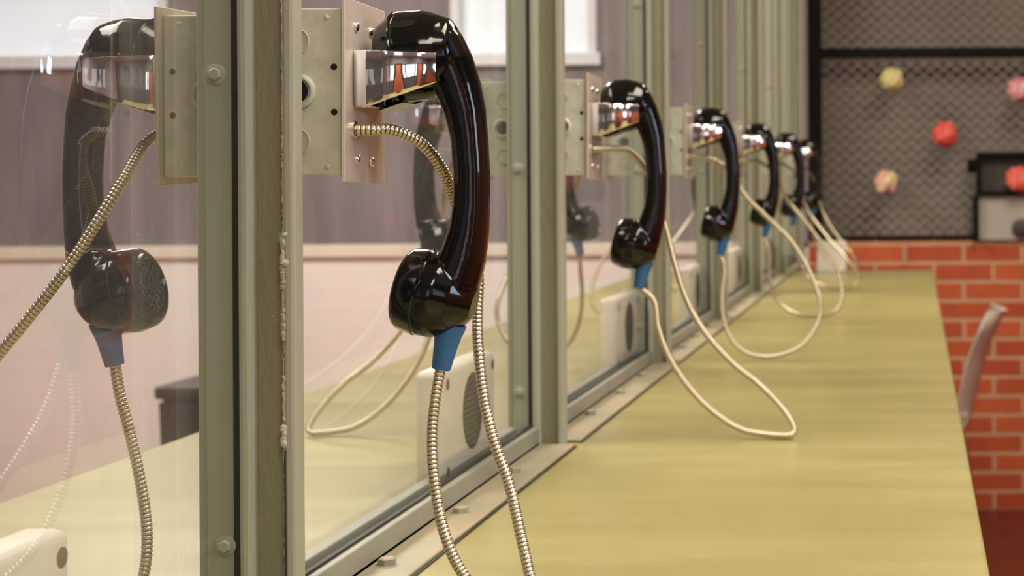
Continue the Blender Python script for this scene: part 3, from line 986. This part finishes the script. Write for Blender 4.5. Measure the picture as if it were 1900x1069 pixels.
# ------------------------------------------------------------------ small white carton at the far end of the counter
cy = 5.285
a = P(1516, 470, cy); b = P(1569, 470, cy)
cw = (b.x - a.x)
ch = P(1540, 447, cy).z - CZ
ct = empty('carton', ((a.x + b.x) / 2, cy + 0.035, CZ + 0.0008))
obj('carton_body', B(-cw / 2, cw / 2, -0.03, 0.03, 0, ch - 0.004, 0.0015), M['carton'], ct)
bm = bmesh.new()
for s in (-1, 1):
    box(bm, -cw / 2, cw / 2, 0.001 if s > 0 else -0.0305, 0.0305 if s > 0 else -0.001, ch - 0.0038, ch - 0.002)
obj('carton_flap', bm, M['carton'], ct)
tag(ct, 'small white carton on the far end of the counter, in front of the brick', 'carton')

# ------------------------------------------------------------------ shell chair on the visitor side
def make_chair():
    root = empty('shell_chair', (0.085, 5.02, 0.0005))
    prof = []
    # side profile of the shell (x away from the counter, z up)
    side = [(-0.20, 0.425), (-0.17, 0.445), (-0.08, 0.44), (0.0, 0.43), (0.045, 0.45), (0.072, 0.50), (0.092, 0.58), (0.115, 0.67), (0.142, 0.74), (0.165, 0.785), (0.176, 0.80)]
    path = catmull([Vector((x, 0, z)) for x, z in side], 0.02)
    bm = bmesh.new()
    rows = []
    n = 14
    m_ = len(path)
    for i, p in enumerate(path):
        t = i / (m_ - 1)
        half = 0.205 - 0.03 * max(0, t - 0.55) / 0.45 - (0.06 * max(0, (t - 0.9) / 0.1) ** 2)
        row = []
        for k in range(n + 1):
            s = -1 + 2 * k / n
            wrap = abs(s) ** 2.6
            fx, fz = (-0.045 * wrap, 0) if t > 0.5 else (0, 0.022 * wrap)
            row.append(bm.verts.new((p.x + fx, s * half, p.z + fz)))
        rows.append(row)
    for A, C in zip(rows, rows[1:]):
        for k in range(n):
            bm.faces.new((A[k], A[k + 1], C[k + 1], C[k]))
    bmesh.ops.recalc_face_normals(bm, faces=bm.faces[:])
    bmesh.ops.solidify(bm, geom=bm.faces[:], thickness=0.006)
    obj('seat_shell', bm, M['chair'], root, True, 60)
    for sx in (-1, 1):
        for s in (-1, 1):
            q = [Vector((0.02 * sx - 0.06, 0.10 * s, 0.424)), Vector((0.10 * sx - 0.06, 0.16 * s, 0.40)), Vector((0.15 * sx - 0.06, 0.19 * s, 0.02)), Vector((0.152 * sx - 0.06, 0.191 * s, 0.004))]
            obj('leg', tube(bmesh.new(), catmull(q, 0.02), 0.009, 10), M['chair_leg'], root, True)
    return root
ch_ = make_chair()
ch_.rotation_euler = (0, 0, math.radians(-4))
tag(ch_, 'pale plastic shell chair tucked under the counter, its backrest against the brick', 'chair')

# ------------------------------------------------------------------ dark bin on the far side
def make_bin():
    by = 4.0
    q = P(284, 718, by)
    w = 0.115
    zt = q.z
    root = empty('waste_bin', (q.x + w, by + w, 0.0005))
    bm = bmesh.new()
    for (z0, z1, s0, s1) in ((0, zt - 0.03, 0.80, 0.95),):
        v0 = [bm.verts.new((x * w * s0, y * w * s0, z0)) for x, y in ((-1, -1), (1, -1), (1, 1), (-1, 1))]
        v1 = [bm.verts.new((x * w * s1, y * w * s1, z1)) for x, y in ((-1, -1), (1, -1), (1, 1), (-1, 1))]
        for k in range(4):
            bm.faces.new((v0[k], v0[(k + 1) % 4], v1[(k + 1) % 4], v1[k]))
        bm.faces.new(v0[::-1]); bm.faces.new(v1)
    bmesh.ops.bevel(bm, geom=bm.edges[:], offset=0.01, segments=2, affect='EDGES')
    obj('bin_body', bm, M['bin'], root)
    obj('bin_rim', B(-w, w, -w, w, zt - 0.031, zt, 0.008), M['bin'], root)
    return root
bn = make_bin()
tag(bn, 'dark grey bin with a thick rim standing past the far-side counter', 'bin')

# ------------------------------------------------------------------ light
def area(name, loc, rot, sx, sy, power, col):
    l = bpy.data.lights.new(name, 'AREA')
    l.shape = 'RECTANGLE'; l.size = sx; l.size_y = sy; l.energy = power; l.color = col
    o = bpy.data.objects.new(name, l); COL.objects.link(o)
    o.location = loc; o.rotation_euler = rot
    return o
warm = (1.0, 0.89, 0.72)
area('ceiling_light', (0.55, 1.2, CEIL - 0.04), (0, 0, 0), 0.6, 1.3, 44, warm)
area('ceiling_light', (0.55, 3.9, CEIL - 0.04), (0, 0, 0), 0.6, 1.3, 44, warm)
area('ceiling_light', (0.6, -1.0, CEIL - 0.04), (0, 0, 0), 0.6, 1.3, 42, warm)
area('ceiling_light', (-1.6, 1.4, CEIL - 0.04), (0, 0, 0), 0.8, 1.3, 50, (1.0, 0.92, 0.82))
area('ceiling_light', (-1.8, 4.3, CEIL - 0.04), (0, 0, 0), 0.8, 1.3, 100, (1.0, 0.92, 0.84))
area('daylight_window', (2.5, 0.2, 1.75), (0, math.radians(90), 0), 0.9, 0.9, 26, (0.66, 0.80, 1.0))
w = bpy.data.worlds.new('world'); scene.world = w
w.use_nodes = True
w.node_tree.nodes['Background'].inputs['Color'].default_value = (0.9, 0.88, 0.85, 1)
w.node_tree.nodes['Background'].inputs['Strength'].default_value = 0.3

scene.view_settings.view_transform = 'Standard'
scene.view_settings.look = 'None'
scene.view_settings.exposure = 0.0
scene.cycles.max_bounces = 10
scene.cycles.transparent_max_bounces = 32
scene.cycles.use_denoising = True
scene.cycles.caustics_reflective = False
scene.cycles.caustics_refractive = False
scene.cycles.sample_clamp_indirect = 6.0
